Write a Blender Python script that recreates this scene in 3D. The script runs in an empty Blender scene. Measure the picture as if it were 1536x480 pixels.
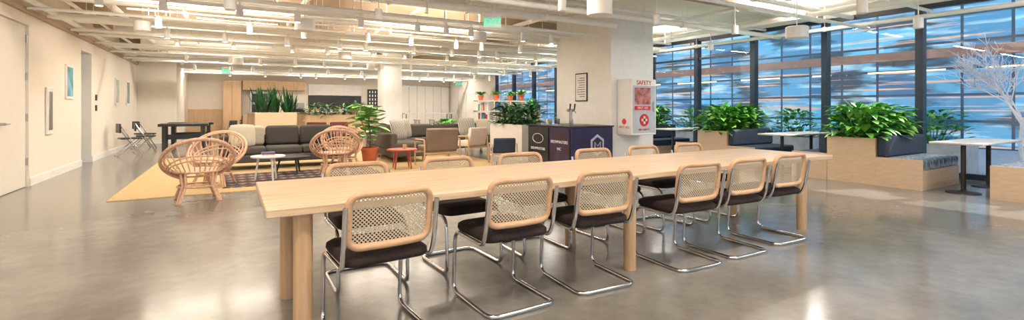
import bpy, math, random
from mathutils import Vector, Matrix
R = random.Random(7)
sc = bpy.context.scene
COL = sc.collection

# ------------------------------------------------------------ materials
def _mat(name):
    m = bpy.data.materials.new(name); m.use_nodes = True
    nt = m.node_tree
    return m, nt, nt.nodes['Principled BSDF'], nt.nodes.new('ShaderNodeTexCoord')

def M(name, c, rough=.5, metal=0, var=.1, scale=6, bump=0, stretch=(1, 1, 1), c2=None, coat=0, emit=0, detail=4):
    m, nt, b, tc = _mat(name)
    mp = nt.nodes.new('ShaderNodeMapping'); mp.inputs['Scale'].default_value = stretch
    nz = nt.nodes.new('ShaderNodeTexNoise'); nz.inputs['Scale'].default_value = scale
    nz.inputs['Detail'].default_value = detail
    rp = nt.nodes.new('ShaderNodeValToRGB')
    a = tuple(min(1, x*(1-var)) for x in c); d = tuple(min(1, x*(1+var)) for x in (c2 or c))
    rp.color_ramp.elements[0].position = .3; rp.color_ramp.elements[1].position = .7
    rp.color_ramp.elements[0].color = (*a, 1); rp.color_ramp.elements[1].color = (*d, 1)
    L = nt.links
    L.new(tc.outputs['Object'], mp.inputs[0]); L.new(mp.outputs[0], nz.inputs['Vector'])
    L.new(nz.outputs['Fac'], rp.inputs[0]); L.new(rp.outputs[0], b.inputs['Base Color'])
    b.inputs['Roughness'].default_value = rough; b.inputs['Metallic'].default_value = metal
    if coat: b.inputs['Coat Weight'].default_value = coat
    if emit:
        L.new(rp.outputs[0], b.inputs['Emission Color']); b.inputs['Emission Strength'].default_value = emit
    if bump:
        bp = nt.nodes.new('ShaderNodeBump'); bp.inputs['Strength'].default_value = bump
        bp.inputs['Distance'].default_value = .01
        L.new(nz.outputs['Fac'], bp.inputs['Height']); L.new(bp.outputs[0], b.inputs['Normal'])
    return m

def stripes(name, c1, c2, freq, axis='X', rough=.8):
    m, nt, b, tc = _mat(name)
    w = nt.nodes.new('ShaderNodeTexWave'); w.bands_direction = axis; w.inputs['Scale'].default_value = freq
    w.inputs['Distortion'].default_value = .3
    rp = nt.nodes.new('ShaderNodeValToRGB'); rp.color_ramp.interpolation = 'CONSTANT'
    rp.color_ramp.elements[0].color = (*c1, 1); rp.color_ramp.elements[1].color = (*c2, 1)
    rp.color_ramp.elements[1].position = .6
    nt.links.new(tc.outputs['Object'], w.inputs['Vector']); nt.links.new(w.outputs['Fac'], rp.inputs[0])
    nt.links.new(rp.outputs[0], b.inputs['Base Color']); b.inputs['Roughness'].default_value = rough
    return m

def cane_mat():
    m, nt, b, tc = _mat('woven_cane'); L = nt.links
    sx = nt.nodes.new('ShaderNodeSeparateXYZ'); L.new(tc.outputs['Object'], sx.inputs[0])
    outs = []
    for ax in ('X', 'Z'):
        a = nt.nodes.new('ShaderNodeMath'); a.operation = 'MULTIPLY'; a.inputs[1].default_value = 2*math.pi/.021
        L.new(sx.outputs[ax], a.inputs[0])
        s = nt.nodes.new('ShaderNodeMath'); s.operation = 'SINE'; L.new(a.outputs[0], s.inputs[0]); outs.append(s)
    mu = nt.nodes.new('ShaderNodeMath'); mu.operation = 'MULTIPLY'
    L.new(outs[0].outputs[0], mu.inputs[0]); L.new(outs[1].outputs[0], mu.inputs[1])
    lt = nt.nodes.new('ShaderNodeMath'); lt.operation = 'LESS_THAN'; lt.inputs[1].default_value = .2
    L.new(mu.outputs[0], lt.inputs[0]); L.new(lt.outputs[0], b.inputs['Alpha'])
    nz = nt.nodes.new('ShaderNodeTexNoise'); nz.inputs['Scale'].default_value = 60
    rp = nt.nodes.new('ShaderNodeValToRGB')
    rp.color_ramp.elements[0].color = (.46, .37, .25, 1); rp.color_ramp.elements[1].color = (.70, .60, .46, 1)
    L.new(nz.outputs['Fac'], rp.inputs[0]); L.new(rp.outputs[0], b.inputs['Base Color'])
    b.inputs['Roughness'].default_value = .5
    return m

def glass_mat():
    m, nt, b, tc = _mat('window_glass'); L = nt.links
    out = nt.nodes['Material Output']; nt.nodes.remove(b)
    tr = nt.nodes.new('ShaderNodeBsdfTransparent'); tr.inputs[0].default_value = (.92, .96, .97, 1)
    gl = nt.nodes.new('ShaderNodeBsdfGlossy'); gl.inputs['Roughness'].default_value = .0
    fr = nt.nodes.new('ShaderNodeFresnel'); ge = nt.nodes.new('ShaderNodeNewGeometry')
    mr = nt.nodes.new('ShaderNodeMapRange'); mr.inputs[3].default_value = 1.9; mr.inputs[4].default_value = 1/1.9
    L.new(ge.outputs['Backfacing'], mr.inputs[0]); L.new(mr.outputs[0], fr.inputs[0])
    mx = nt.nodes.new('ShaderNodeMixShader')
    L.new(fr.outputs[0], mx.inputs[0]); L.new(tr.outputs[0], mx.inputs[1]); L.new(gl.outputs[0], mx.inputs[2])
    L.new(mx.outputs[0], out.inputs[0])
    return m

def floor_mat():
    m, nt, b, tc = _mat('polished_concrete'); L = nt.links
    n1 = nt.nodes.new('ShaderNodeTexNoise'); n1.inputs['Scale'].default_value = .6; n1.inputs['Detail'].default_value = 9
    n1.inputs['Roughness'].default_value = .65
    n2 = nt.nodes.new('ShaderNodeTexNoise'); n2.inputs['Scale'].default_value = 5; n2.inputs['Detail'].default_value = 10
    n2.inputs['Roughness'].default_value = .72
    r1 = nt.nodes.new('ShaderNodeValToRGB')
    e = r1.color_ramp.elements; e[0].position = .32; e[0].color = (.165, .158, .147, 1); e[1].position = .68; e[1].color = (.315, .302, .283, 1)
    r2 = nt.nodes.new('ShaderNodeValToRGB')
    e = r2.color_ramp.elements; e[0].position = .3; e[0].color = (.74, .74, .74, 1); e[1].position = .65; e[1].color = (1, 1, 1, 1)
    mx = nt.nodes.new('ShaderNodeMix'); mx.data_type = 'RGBA'; mx.blend_type = 'MULTIPLY'; mx.inputs[0].default_value = 1
    for n in (n1, n2): L.new(tc.outputs['Object'], n.inputs['Vector'])
    L.new(n1.outputs['Fac'], r1.inputs[0]); L.new(n2.outputs['Fac'], r2.inputs[0])
    L.new(r1.outputs[0], mx.inputs[6]); L.new(r2.outputs[0], mx.inputs[7]); L.new(mx.outputs[2], b.inputs['Base Color'])
    mr = nt.nodes.new('ShaderNodeMapRange'); mr.inputs[3].default_value = .12; mr.inputs[4].default_value = .21
    L.new(n1.outputs['Fac'], mr.inputs[0]); L.new(mr.outputs[0], b.inputs['Roughness'])
    b.inputs['Specular IOR Level'].default_value = .65
    return m

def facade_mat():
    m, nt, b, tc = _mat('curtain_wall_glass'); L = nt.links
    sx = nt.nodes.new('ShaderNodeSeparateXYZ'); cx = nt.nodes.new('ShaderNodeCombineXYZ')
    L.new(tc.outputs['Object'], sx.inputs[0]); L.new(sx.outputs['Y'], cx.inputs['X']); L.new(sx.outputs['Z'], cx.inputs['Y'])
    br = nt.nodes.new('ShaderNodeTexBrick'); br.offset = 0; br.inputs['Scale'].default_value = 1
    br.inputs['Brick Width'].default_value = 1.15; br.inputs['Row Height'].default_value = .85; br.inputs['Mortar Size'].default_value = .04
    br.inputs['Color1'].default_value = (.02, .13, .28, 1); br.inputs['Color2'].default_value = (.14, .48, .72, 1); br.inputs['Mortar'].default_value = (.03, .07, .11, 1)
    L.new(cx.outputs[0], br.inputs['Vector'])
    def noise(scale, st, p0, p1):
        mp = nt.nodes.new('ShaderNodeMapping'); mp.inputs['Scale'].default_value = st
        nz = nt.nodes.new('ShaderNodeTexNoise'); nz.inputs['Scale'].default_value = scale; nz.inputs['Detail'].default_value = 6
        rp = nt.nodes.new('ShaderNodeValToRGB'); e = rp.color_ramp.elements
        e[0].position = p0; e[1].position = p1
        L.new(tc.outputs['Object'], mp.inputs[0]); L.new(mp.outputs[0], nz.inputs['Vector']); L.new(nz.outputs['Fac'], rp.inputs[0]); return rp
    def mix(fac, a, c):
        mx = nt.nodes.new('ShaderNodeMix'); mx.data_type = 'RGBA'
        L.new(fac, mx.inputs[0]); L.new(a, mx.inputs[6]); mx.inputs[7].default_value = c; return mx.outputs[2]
    bright = noise(1.3, (1, .3, 3.0), .53, .70); dark = noise(1.0, (1, .5, 2.0), .50, .62); warm = noise(1.6, (1, .14, 6), .58, .64)  # bright, dark and warm streaks paint reflections into the glass colour
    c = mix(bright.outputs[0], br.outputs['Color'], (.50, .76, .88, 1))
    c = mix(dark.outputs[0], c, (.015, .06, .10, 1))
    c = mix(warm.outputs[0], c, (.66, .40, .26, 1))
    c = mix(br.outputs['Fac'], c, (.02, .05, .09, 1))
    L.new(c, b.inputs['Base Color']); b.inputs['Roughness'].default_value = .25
    L.new(c, b.inputs['Emission Color']); b.inputs['Emission Strength'].default_value = .7  # whole facade glows in its own colour, standing in for reflected sky
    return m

def rug_mat():
    m, nt, b, tc = _mat('patterned_rug'); L = nt.links
    ck = nt.nodes.new('ShaderNodeTexChecker'); ck.inputs['Scale'].default_value = 9
    ck.inputs['Color1'].default_value = (.03, .027, .035, 1); ck.inputs['Color2'].default_value = (.34, .22, .18, 1)
    mp = nt.nodes.new('ShaderNodeMapping'); mp.inputs['Rotation'].default_value = (0, 0, math.radians(45))
    w = nt.nodes.new('ShaderNodeTexWave'); w.inputs['Scale'].default_value = .9; w.bands_direction = 'Y'
    rp = nt.nodes.new('ShaderNodeValToRGB'); rp.color_ramp.interpolation = 'CONSTANT'
    rp.color_ramp.elements[1].position = .5
    mx = nt.nodes.new('ShaderNodeMix'); mx.data_type = 'RGBA'; mx.inputs[6].default_value = (.05, .035, .045, 1)
    L.new(tc.outputs['Object'], mp.inputs[0]); L.new(mp.outputs[0], ck.inputs[0]); L.new(tc.outputs['Object'], w.inputs['Vector'])
    L.new(w.outputs['Fac'], rp.inputs[0]); L.new(rp.outputs[0], mx.inputs[0]); L.new(ck.outputs[0], mx.inputs[7])
    L.new(mx.outputs[2], b.inputs['Base Color']); b.inputs['Roughness'].default_value = .95
    return m

WALL = M('cream_wall_paint', (.85, .79, .71), .6, var=.02)
WHITE = M('white_paint', (.87, .86, .84), .5, var=.03)
CEIL = M('ceiling_paint', (.86, .80, .70), .7, var=.06, scale=1.5)
PIPEW = M('pipe_paint', (.93, .92, .88), .4, var=.04)
CONCR = M('beam_paint', (.46, .35, .25), .7, var=.12, scale=2)
DOORM = M('door_paint', (.81, .77, .70), .45, var=.02)
OAK = M('light_oak', (.58, .41, .265), .36, var=.12, scale=3, stretch=(.7, 14, 14), c2=(.69, .52, .36), coat=.15, detail=6)
OAKV = M('oak_leg', (.52, .35, .21), .45, var=.14, scale=5, stretch=(10, 10, .8), detail=6)
PLY = M('plywood', (.70, .52, .36), .5, var=.07, scale=3, stretch=(3, 3, 12), detail=5)
WOODP = M('wood_panel', (.62, .43, .26), .5, var=.1, scale=2, stretch=(8, 8, .6), detail=5)
BEECH = M('beech', (.58, .37, .225), .4, var=.12, scale=12, stretch=(1, 4, 4))
CANE = cane_mat()
CHROME = M('chrome', (.68, .69, .72), .1, 1, var=.03)
STEEL = M('brushed_steel', (.5, .5, .5), .35, 1, var=.05)
BLACKF = M('dark_upholstery', (.022, .012, .012), .9, var=.4, scale=60, bump=.3)
BLACK = M('black_metal', (.02, .02, .022), .4, var=.2)
FRAME = M('dark_aluminium', (.012, .026, .045), .35, var=.2)
RATTAN = M('rattan', (.70, .44, .30), .45, var=.2, scale=30)
WRAT = M('woven_rattan', (.55, .36, .23), .6, var=.25, scale=60)
JUTE = M('jute', (.54, .39, .20), .95, var=.15, scale=50, bump=.5)
RUG = rug_mat()
GREY = M('charcoal_fabric', (.072, .068, .064), .95, var=.2, scale=80, bump=.3)
TAUPE = M('taupe_fabric', (.095, .08, .065), .95, var=.2, scale=80, bump=.3)
BROWNF = M('brown_leather', (.22, .16, .12), .6, var=.1)
CREAMF = M('cream_fabric', (.58, .54, .43), .9, var=.08, scale=50, bump=.2)
NAVY = M('navy_fabric', (.03, .045, .08), .9, var=.35, scale=70, bump=.3)
BLUEW = M('speckled_blue_fabric', (.06, .10, .18), .9, var=.5, scale=24, c2=(.38, .46, .56), stretch=(1, 1, .4))
STRIPE = stripes('striped_fabric', (.75, .70, .62), (.12, .1, .09), 9)
STRIPE2 = stripes('woven_stripe', (.8, .75, .68), (.45, .28, .2), 8)
RED = M('red_lacquer', (.42, .07, .03), .35, var=.1)
REDP = M('red_print', (.65, .03, .03), .4, var=.05)
TERRA = M('terracotta', (.58, .16, .07), .8, var=.12)
SOIL = M('soil', (.05, .03, .02), .95, var=.4, scale=40, bump=.6)
LEAF1 = M('leaf_green', (.05, .26, .03), .4, var=.3, scale=9)
LEAF2 = M('leaf_bright', (.20, .50, .07), .4, var=.25, scale=9)
LEAF3 = M('leaf_dark', (.015, .085, .025), .4, var=.35, scale=9)
LEAFR = M('leaf_fig', (.10, .30, .05), .35, var=.3, scale=9)
BARK = M('bark', (.16, .1, .06), .9, var=.3, scale=20)
TREEW = M('pale_bark', (.80, .76, .78), .7, var=.1)
GLASS = glass_mat()
GREENT = M('exit_green', (.02, .75, .30), .4, var=.02, emit=.9)
SIGNP = M('sign_plastic', (.45, .72, .76), .2, var=.03)
LENS = M('lamp_lens', (1, .88, .70), .4, var=.01, emit=7)
PAPER = M('paper', (.8, .8, .76), .8, var=.02)
INK = M('print_ink', (.06, .06, .07), .8, var=.1)
TABLEW = M('pale_laminate', (.64, .62, .59), .25, var=.03)
PURPLE = M('cooler_wrap', (.020, .020, .07), .35, var=.3, scale=3)
MAROON = M('cooler_door_print', (.14, .035, .03), .4, var=.7, scale=6, c2=(.02, .02, .06))
BLUEG = M('blue_glass_panel', (.16, .26, .32), .2, var=.15, scale=1)
ASPH = M('pavement', (.42, .44, .48), .8, var=.15)
BURG = M('burgundy_fabric', (.12, .03, .03), .9, var=.2)
SHELFW = M('shelf_white', (.78, .74, .68), .5, var=.03)
SLABM = M('slab_edge', (.30, .17, .13), .7, emit=.3)  # slab edges glow faintly, daylight put in as emission
FOIL = M('crinkled_duct_wrap', (.88, .84, .76), .35, var=.12, scale=7, bump=1.0)
BOOKC = [M('book_cover_%s' % n, c, .6, var=.08) for n, c in (('red', (.45, .06, .04)), ('blue', (.05, .12, .3)), ('tan', (.6, .45, .28)), ('white', (.75, .73, .7)), ('teal', (.05, .3, .3)))]

# ------------------------------------------------------------ mesh builder
class MB:
    def __init__(s): s.v = []; s.f = []; s.m = []; s.c = 0
    def add(s, vs, fs):
        o = len(s.v); s.v += [tuple(v) for v in vs]
        for f in fs: s.f.append([i+o for i in f]); s.m.append(s.c)
        return s
    def mat(s, i): s.c = i; return s
    def box(s, x0, y0, z0, x1, y1, z1):
        return s.add([(x0, y0, z0), (x1, y0, z0), (x1, y1, z0), (x0, y1, z0), (x0, y0, z1), (x1, y0, z1), (x1, y1, z1), (x0, y1, z1)],
                     [(0, 3, 2, 1), (4, 5, 6, 7), (0, 1, 5, 4), (1, 2, 6, 5), (2, 3, 7, 6), (3, 0, 4, 7)])
    def tube(s, pts, r, n=8, closed=False, r2=None):
        P = [Vector(p) for p in pts]; N = len(P); rings = []
        T = []
        for i in range(N):
            a = P[(i-1) % N] if (closed or i > 0) else P[i]
            b = P[(i+1) % N] if (closed or i < N-1) else P[i]
            t = b-a; T.append(t.normalized() if t.length > 1e-9 else Vector((0, 0, 1)))
        u = T[0].orthogonal().normalized()
        for i in range(N):
            u = u-T[i]*u.dot(T[i])
            u = u.normalized() if u.length > 1e-6 else T[i].orthogonal().normalized()
            w = T[i].cross(u)
            rr = r if r2 is None else r+(r2-r)*i/(N-1)
            rings.append([P[i]+(u*math.cos(2*math.pi*k/n)+w*math.sin(2*math.pi*k/n))*rr for k in range(n)])
        vs = [p for ring in rings for p in ring]; fs = []
        for i in range(N if closed else N-1):
            j = (i+1) % N
            for k in range(n):
                fs.append((i*n+k, i*n+(k+1) % n, j*n+(k+1) % n, j*n+k))
        if not closed:
            fs.append(tuple(range(n))[::-1]); fs.append(tuple((N-1)*n+k for k in range(n)))
        return s.add(vs, fs)
    def cyl(s, p0, p1, r, r1=None, n=16): return s.tube([p0, p1], r, n, False, r1)
    def lathe(s, prof, n=24, c=(0, 0)):
        vs = [(c[0]+r*math.cos(2*math.pi*k/n), c[1]+r*math.sin(2*math.pi*k/n), z) for r, z in prof for k in range(n)]
        fs = [(i*n+k, i*n+(k+1) % n, (i+1)*n+(k+1) % n, (i+1)*n+k) for i in range(len(prof)-1) for k in range(n)]
        fs.append(tuple(range(n))[::-1]); fs.append(tuple((len(prof)-1)*n+k for k in range(n)))
        return s.add(vs, fs)
    def sheet(s, fn, nu, nv):
        vs = [fn(i/nu, j/nv) for i in range(nu+1) for j in range(nv+1)]
        return s.add(vs, [(i*(nv+1)+j, (i+1)*(nv+1)+j, (i+1)*(nv+1)+j+1, i*(nv+1)+j+1) for i in range(nu) for j in range(nv)])
    def leaf(s, b, d, L, W, droop=.3, seg=4):
        b = Vector(b); d = Vector(d).normalized(); side = d.cross(Vector((0, 0, 1)))
        side = side.normalized() if side.length > .05 else Vector((R.uniform(-1, 1), R.uniform(-1, 1), 0)).normalized()
        vs = []
        for i in range(seg+1):
            t = i/seg; p = b+d*L*t+Vector((0, 0, -droop*L*t*t)); w = W*max(.03, math.sin(math.pi*(t*.93+.05)))
            vs += [p-side*w/2, p+Vector((0, 0, -w*.18)), p+side*w/2]
        fs = []
        for i in range(seg):
            a = i*3; fs += [(a, a+1, a+4, a+3), (a+1, a+2, a+5, a+4)]
        return s.add(vs, fs)
    def obj(s, name, mats, parent=None, loc=(0, 0, 0), rot=(0, 0, 0), bevel=0, seg=2, ang=40):
        me = bpy.data.meshes.new(name); me.from_pydata(s.v, [], s.f)
        if not isinstance(mats, (list, tuple)): mats = [mats]
        for m in mats: me.materials.append(m)
        me.polygons.foreach_set('material_index', s.m)
        me.polygons.foreach_set('use_smooth', [True]*len(s.f))
        me.update()
        try: me.set_sharp_from_angle(angle=math.radians(ang))
        except Exception: pass
        o = bpy.data.objects.new(name, me); COL.objects.link(o)
        o.location = loc; o.rotation_euler = rot
        if parent: o.parent = parent
        if bevel:
            b = o.modifiers.new('bevel', 'BEVEL'); b.width = bevel; b.segments = seg; b.limit_method = 'ANGLE'
        return o

def fillet(pts, r, n=5, closed=False):
    P = [Vector(p) for p in pts]; out = []; N = len(P)
    for i in range(N):
        if not closed and i in (0, N-1): out.append(P[i]); continue
        a, b, c = P[(i-1) % N], P[i], P[(i+1) % N]
        d1 = (a-b); d2 = (c-b); rr = min(r, d1.length*.49, d2.length*.49)
        p0 = b+d1.normalized()*rr; p1 = b+d2.normalized()*rr
        for k in range(n+1):
            t = k/n; out.append(p0*(1-t)**2+b*2*t*(1-t)+p1*t*t)
    return out

def meta(o, label, cat, group=None):
    o['label'] = label; o['category'] = cat
    if group: o['group'] = group
    return o
def thing(name, label, cat, loc=(0, 0, 0), rz=0, group=None):
    e = bpy.data.objects.new(name, None); e.empty_display_size = .1; COL.objects.link(e)
    e.location = loc; e.rotation_euler = (0, 0, math.radians(rz))
    return meta(e, label, cat, group)
def S(o): o['kind'] = 'structure'; return o
def copy_thing(root, loc, rz=None, label=None):
    def rec(o, par):
        c = o.copy(); COL.objects.link(c)
        if par: c.parent = par
        for ch in list(o.children): rec(ch, c)
        return c
    n = rec(root, None); n.location = loc
    if rz is not None: n.rotation_euler = (0, 0, math.radians(rz))
    if label: n['label'] = label
    return n
def child_copies(o, locs):
    for l in locs:
        c = o.copy(); COL.objects.link(c); c.location = l
def bx(name, mats, parent, x0, y0, z0, x1, y1, z1, bevel=0, seg=2):
    c = ((x0+x1)/2, (y0+y1)/2, (z0+z1)/2); a, b, d = abs(x1-x0)/2, abs(y1-y0)/2, abs(z1-z0)/2
    return MB().box(-a, -b, -d, a, b, d).obj(name, mats, parent, c, bevel=bevel, seg=seg)
def text_mesh(s, size, mat, parent, loc, rot, name='lettering', ext=.002, align='CENTER'):
    cu = bpy.data.curves.new('t', 'FONT'); cu.body = s; cu.size = size; cu.extrude = ext
    cu.align_x = align; cu.align_y = 'CENTER'
    t = bpy.data.objects.new('t', cu); COL.objects.link(t)
    bpy.context.view_layer.update()
    me = bpy.data.meshes.new_from_object(t.evaluated_get(bpy.context.evaluated_depsgraph_get()))
    me.materials.clear(); me.materials.append(mat)
    bpy.data.objects.remove(t)
    o = bpy.data.objects.new(name, me); COL.objects.link(o); o.location = loc; o.rotation_euler = rot
    if parent: o.parent = parent
    return o

HZ = 3.4
XW = 11.1; XL = -2.77; YB = 26.0
# ------------------------------------------------------------ shell
S(MB().box(XL-2.5, -6, -.2, XW+.1, YB+.3, 0).obj('floor', floor_mat()))
S(MB().box(XL-2.5, -6, HZ, XW+.25, YB+.3, HZ+.25).obj('ceiling', CEIL))
w = MB(); t = XL-.2
for a, b, z0 in ((-6, 9.3, 0), (9.3, 10.42, 2.56), (10.42, 13.6, 0), (13.6, 14.5, 2.52), (14.5, 20.7, 0)):
    w.box(t, a, z0, XL, b, HZ)
S(w.obj('wall_left', WALL))
S(MB().box(XL-2.5, 20.7, 0, -1.64, 20.9, HZ).obj('wall_alcove', WALL))
S(MB().box(-1.84, 20.9, 0, -1.64, YB, HZ).obj('wall_alcove_side', WALL))
S(MB().box(-1.84, YB, 0, XW+.2, YB+.2, HZ).obj('wall_back', WALL))
S(MB().box(XW, 20.3, 0, XW+.2, YB, HZ).obj('wall_right', WALL))
S(MB().box(XW, -6, 3.17, XW+.2, 20.3, HZ).obj('wall_right_header', WHITE))
S(MB().box(-4.4, 13, 0, -4.3, 15.3, HZ).obj('wall_corridor', BLUEG))
S(MB().box(-4.3, 15.2, 0, XL-.2, 15.3, HZ).obj('wall_corridor_side', BLUEG))
b = MB()
for a, c in ((-6, 9.28), (10.46, 13.58), (14.5, 20.7)): b.box(XL, a, 0, XL+.02, c, .13)
S(b.obj('baseboard_left', WHITE))
S(MB().box(XL, 20.68, 0, -1.64, 20.7, .13).obj('baseboard_alcove', WHITE))
b = MB().box(XL, 9.24, 0, XL+.02, 9.3, 2.62).box(XL, 10.42, 0, XL+.02, 10.48, 2.62).box(XL, 9.3, 2.56, XL+.02, 10.42, 2.62)
S(b.obj('trim_1', WALL))
S(MB().box(XL-.2, 13.6, 2.5, XL+.01, 14.5, 2.54).obj('trim_2', WHITE))
S(MB().box(XL, -4, 2.74, XL+.05, 20.7, 2.82).obj('trim_4', CONCR))
d = S(MB().box(XL-.06, 9.31, .01, XL-.015, 10.41, 2.55).obj('door_1', DOORM))
for z in (.4, 1.1, 1.75, 2.35):
    MB().cyl((XL-.005, 10.415, z-.06), (XL-.005, 10.415, z+.06), .016, n=10).obj('hinge', STEEL, d)
MB().cyl((XL-.02, 9.42, 1.02), (XL+.05, 9.42, 1.02), .02).tube([(XL+.05, 9.42, 1.02), (XL+.05, 9.56, 1.02)], .011).obj('door_handle', STEEL, d)
d = S(MB().box(XW-.04, 23.6, 0, XW+.0, 25.6, 2.2).obj('door_2', DOORM))
MB().box(XW-.045, 24.59, 0, XW-.03, 24.61, 2.2).obj('door_seam', INK, d)
for y in (24.5, 24.7): MB().cyl((XW-.08, y, .9), (XW-.08, y, 1.2), .015).obj('door_handle', STEEL, d)
S(MB().box(6.88, 7.55, 0, 8.12, 9.48, HZ).obj('wall_column', WHITE))
S(MB().box(6.86, 7.53, 0, 8.14, 9.5, .1).obj('baseboard_column', WHITE))
S(MB().box(4.7, 17, 0, 5.4, 17.7, HZ).obj('wall_far_column', WHITE))

edges = [-2.81, -1.16, .49, 2.14, 3.79, 5.44, 7.09, 8.74, 10.4, 12.05, 13.7, 15.35, 17.0, 18.65, 20.3]
for i in range(len(edges)-1):
    a, c = edges[i], edges[i+1]; m = MB()
    m.box(XW-.04, a, 0, XW+.12, a+.06, 3.17).box(XW-.04, c-.06, 0, XW+.12, c, 3.17)
    m.box(XW-.02, a+.06, 0, XW+.1, c-.06, .1).box(XW-.02, a+.06, 3.08, XW+.1, c-.06, 3.17)
    if i in (6, 7): m.box(XW-.01, a+.06, 2.58, XW+.09, c-.06, 2.63)
    o = S(m.obj('window_%d' % (i+1), FRAME))
    MB().add([(XW+.04, a+.05, .1), (XW+.04, c-.05, .1), (XW+.04, c-.05, 3.08), (XW+.04, a+.05, 3.08)], [(0, 3, 2, 1)]).obj('window_pane', GLASS, o)

# ------------------------------------------------------------ exterior
meta(MB().box(XW+.2, -30, -.2, 60, 70, -.02).obj('pavement', ASPH), 'pale grey paved street outside the windows', 'pavement')
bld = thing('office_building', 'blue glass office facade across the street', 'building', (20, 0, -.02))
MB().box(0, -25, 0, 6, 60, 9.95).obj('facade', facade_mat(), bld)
for z in (2.9, 6.3, 9.3):
    MB().box(-.22, -25, z, .0, 60, z+.3).obj('floor_slab', SLABM, bld)
LINE = M('office_light', (1, .62, .32), .4, var=.05, emit=2.5)
for y in range(-6, 34, 3):
    for z in (2.55, 5.9):
        MB().box(-.03, y+R.uniform(-.6, .6), z-.05, -.005, y+R.uniform(1.2, 2.4), z).obj('office_light_strip', LINE, bld)

def tree(loc, seed, h=3.6):
    rr = random.Random(seed); m = MB()
    def br(p, d, L, r, dep):
        q = p+d*L; mid = p+d*L*.5+Vector((rr.uniform(-1, 1), rr.uniform(-1, 1), 0))*L*.06
        m.tube([p, mid, q], r, 6, False, r*.65)
        if dep == 0: return
        for _ in range(4 if dep > 2 else 3):
            nd = (d+Vector((rr.uniform(-1, 1), rr.uniform(-1, 1), rr.uniform(-.3, .6)))*.8).normalized()
            br(p+d*L*rr.uniform(.55, 1), nd, L*rr.uniform(.6, .8), max(.005, r*.5), dep-1)
    br(Vector((0, 0, 0)), Vector((0, 0, 1)), h*.25, .045, 5)
    return meta(m.obj('bare_tree', TREEW, None, loc), 'bare pale-barked tree standing outside the glass', 'tree')
tree((13.6, 3.0, -.02), 5, 4.2)

# ------------------------------------------------------------ communal table
T = thing('long_table', 'long light oak communal table with round legs', 'table', (2.83, 3.14, 0))
bx('tabletop', OAK, T, -2.68, -.52, .705, 2.68, .52, .75, .006)
for lx in (-2.5, -.16, 2.26):
    for ly in (-.42, .33):
        MB().cyl((0, 0, 0), (0, 0, .705), .048, n=28).obj('leg', OAKV, T, (lx, ly, 0))
bx('rail', OAK, T, -2.45, -.03, .645, 2.25, .0, .705)

def thing_part(name, parent):
    e = bpy.data.objects.new(name, None); e.empty_display_size = .05; COL.objects.link(e); e.parent = parent; return e
def cane_chair():
    c = thing('cane_chair', 'chrome cantilever chair with cane back and dark seat', 'chair', group='chairs along the long table')
    half = [(.246, -.272, .755), (.246, -.225, .50), (.243, -.19, .425), (.235, .225, .425), (.235, .255, .0135), (.235, -.27, .0135)]
    path = [(-x, y, z) for x, y, z in half]+half[::-1]
    MB().tube(fillet(path, .075, 6), .0132, 10).obj('frame', CHROME, c)
    yb = lambda x, z: -.222-.14*(z-.5)+.5*x*x
    W, z0, z1 = .221, .535, .812
    base = [(-W, 0, z0), (-W, 0, z1), (W, 0, z1), (W, 0, z0)]
    pts = []
    loop = fillet(base, .07, 6, True)
    for i in range(len(loop)):
        a, b2 = loop[i], loop[(i+1) % len(loop)]
        k = max(1, int((b2-a).length/.04))
        for j in range(k): pts.append(a.lerp(b2, j/k))
    pts = [(p.x, yb(p.x, p.z), p.z) for p in pts]
    br = thing_part('backrest', c)
    MB().tube(pts, .0195, 10, True).obj('backrest_frame', BEECH, br)
    MB().sheet(lambda u, v: ((u*2-1)*(W-.008), yb((u*2-1)*W, 0) - .14*((z0+.008+v*(z1-z0-.016))), z0+.008+v*(z1-z0-.016)), 12, 4).obj('cane_panel', CANE, br)
    def prof(hw, hd, z):
        return [(p.x, p.y, z) for p in fillet([(-hw, -hd, 0), (hw, -hd, 0), (hw, hd, 0), (-hw, hd, 0)], .07, 5, True)]
    rings = [prof(.20, .20, .432), prof(.226, .222, .434), prof(.234, .23, .452), prof(.231, .228, .476), prof(.212, .208, .492), prof(.12, .12, .497)]
    n = len(rings[0]); vs = [p for r in rings for p in r]
    fs = [(i*n+k, i*n+(k+1) % n, (i+1)*n+(k+1) % n, (i+1)*n+k) for i in range(len(rings)-1) for k in range(n)]
    fs += [tuple(range(n))[::-1], tuple((len(rings)-1)*n+k for k in range(n))]
    MB().add(vs, fs).obj('seat', BLACKF, c, (0, .01, 0), ang=60)
    return c
c0 = cane_chair()
c0.location = (.715, 2.72, 0); c0.rotation_euler = (0, 0, math.radians(4))
for x, y, r in ((1.545, 2.74, 1), (2.25, 2.74, -4), (3.18, 2.70, -3), (3.8, 2.70, -2), (4.5, 2.74, -2)):
    copy_thing(c0, (x, y, 0), r)
for x, y, r in ((.85, 3.54, 180), (1.62, 3.56, 182), (2.34, 3.58, 178), (3.25, 3.6, 180), (3.98, 3.6, 181), (4.72, 3.6, 179)):
    copy_thing(c0, (x, y, 0), r)

# ------------------------------------------------------------ rugs
meta(MB().box(-1.42, 8.2, 0, 5.3, 14.4, .008).obj('jute_rug', JUTE), 'large golden jute rug under the lounge seating', 'rug')
meta(MB().box(-1.3, -.85, 0, 1.3, .85, .008).obj('patterned_rug', RUG, None, (1.2, 9.45, .008)), 'dark patterned rug layered on the jute rug', 'rug')
ZR = .009
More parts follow.
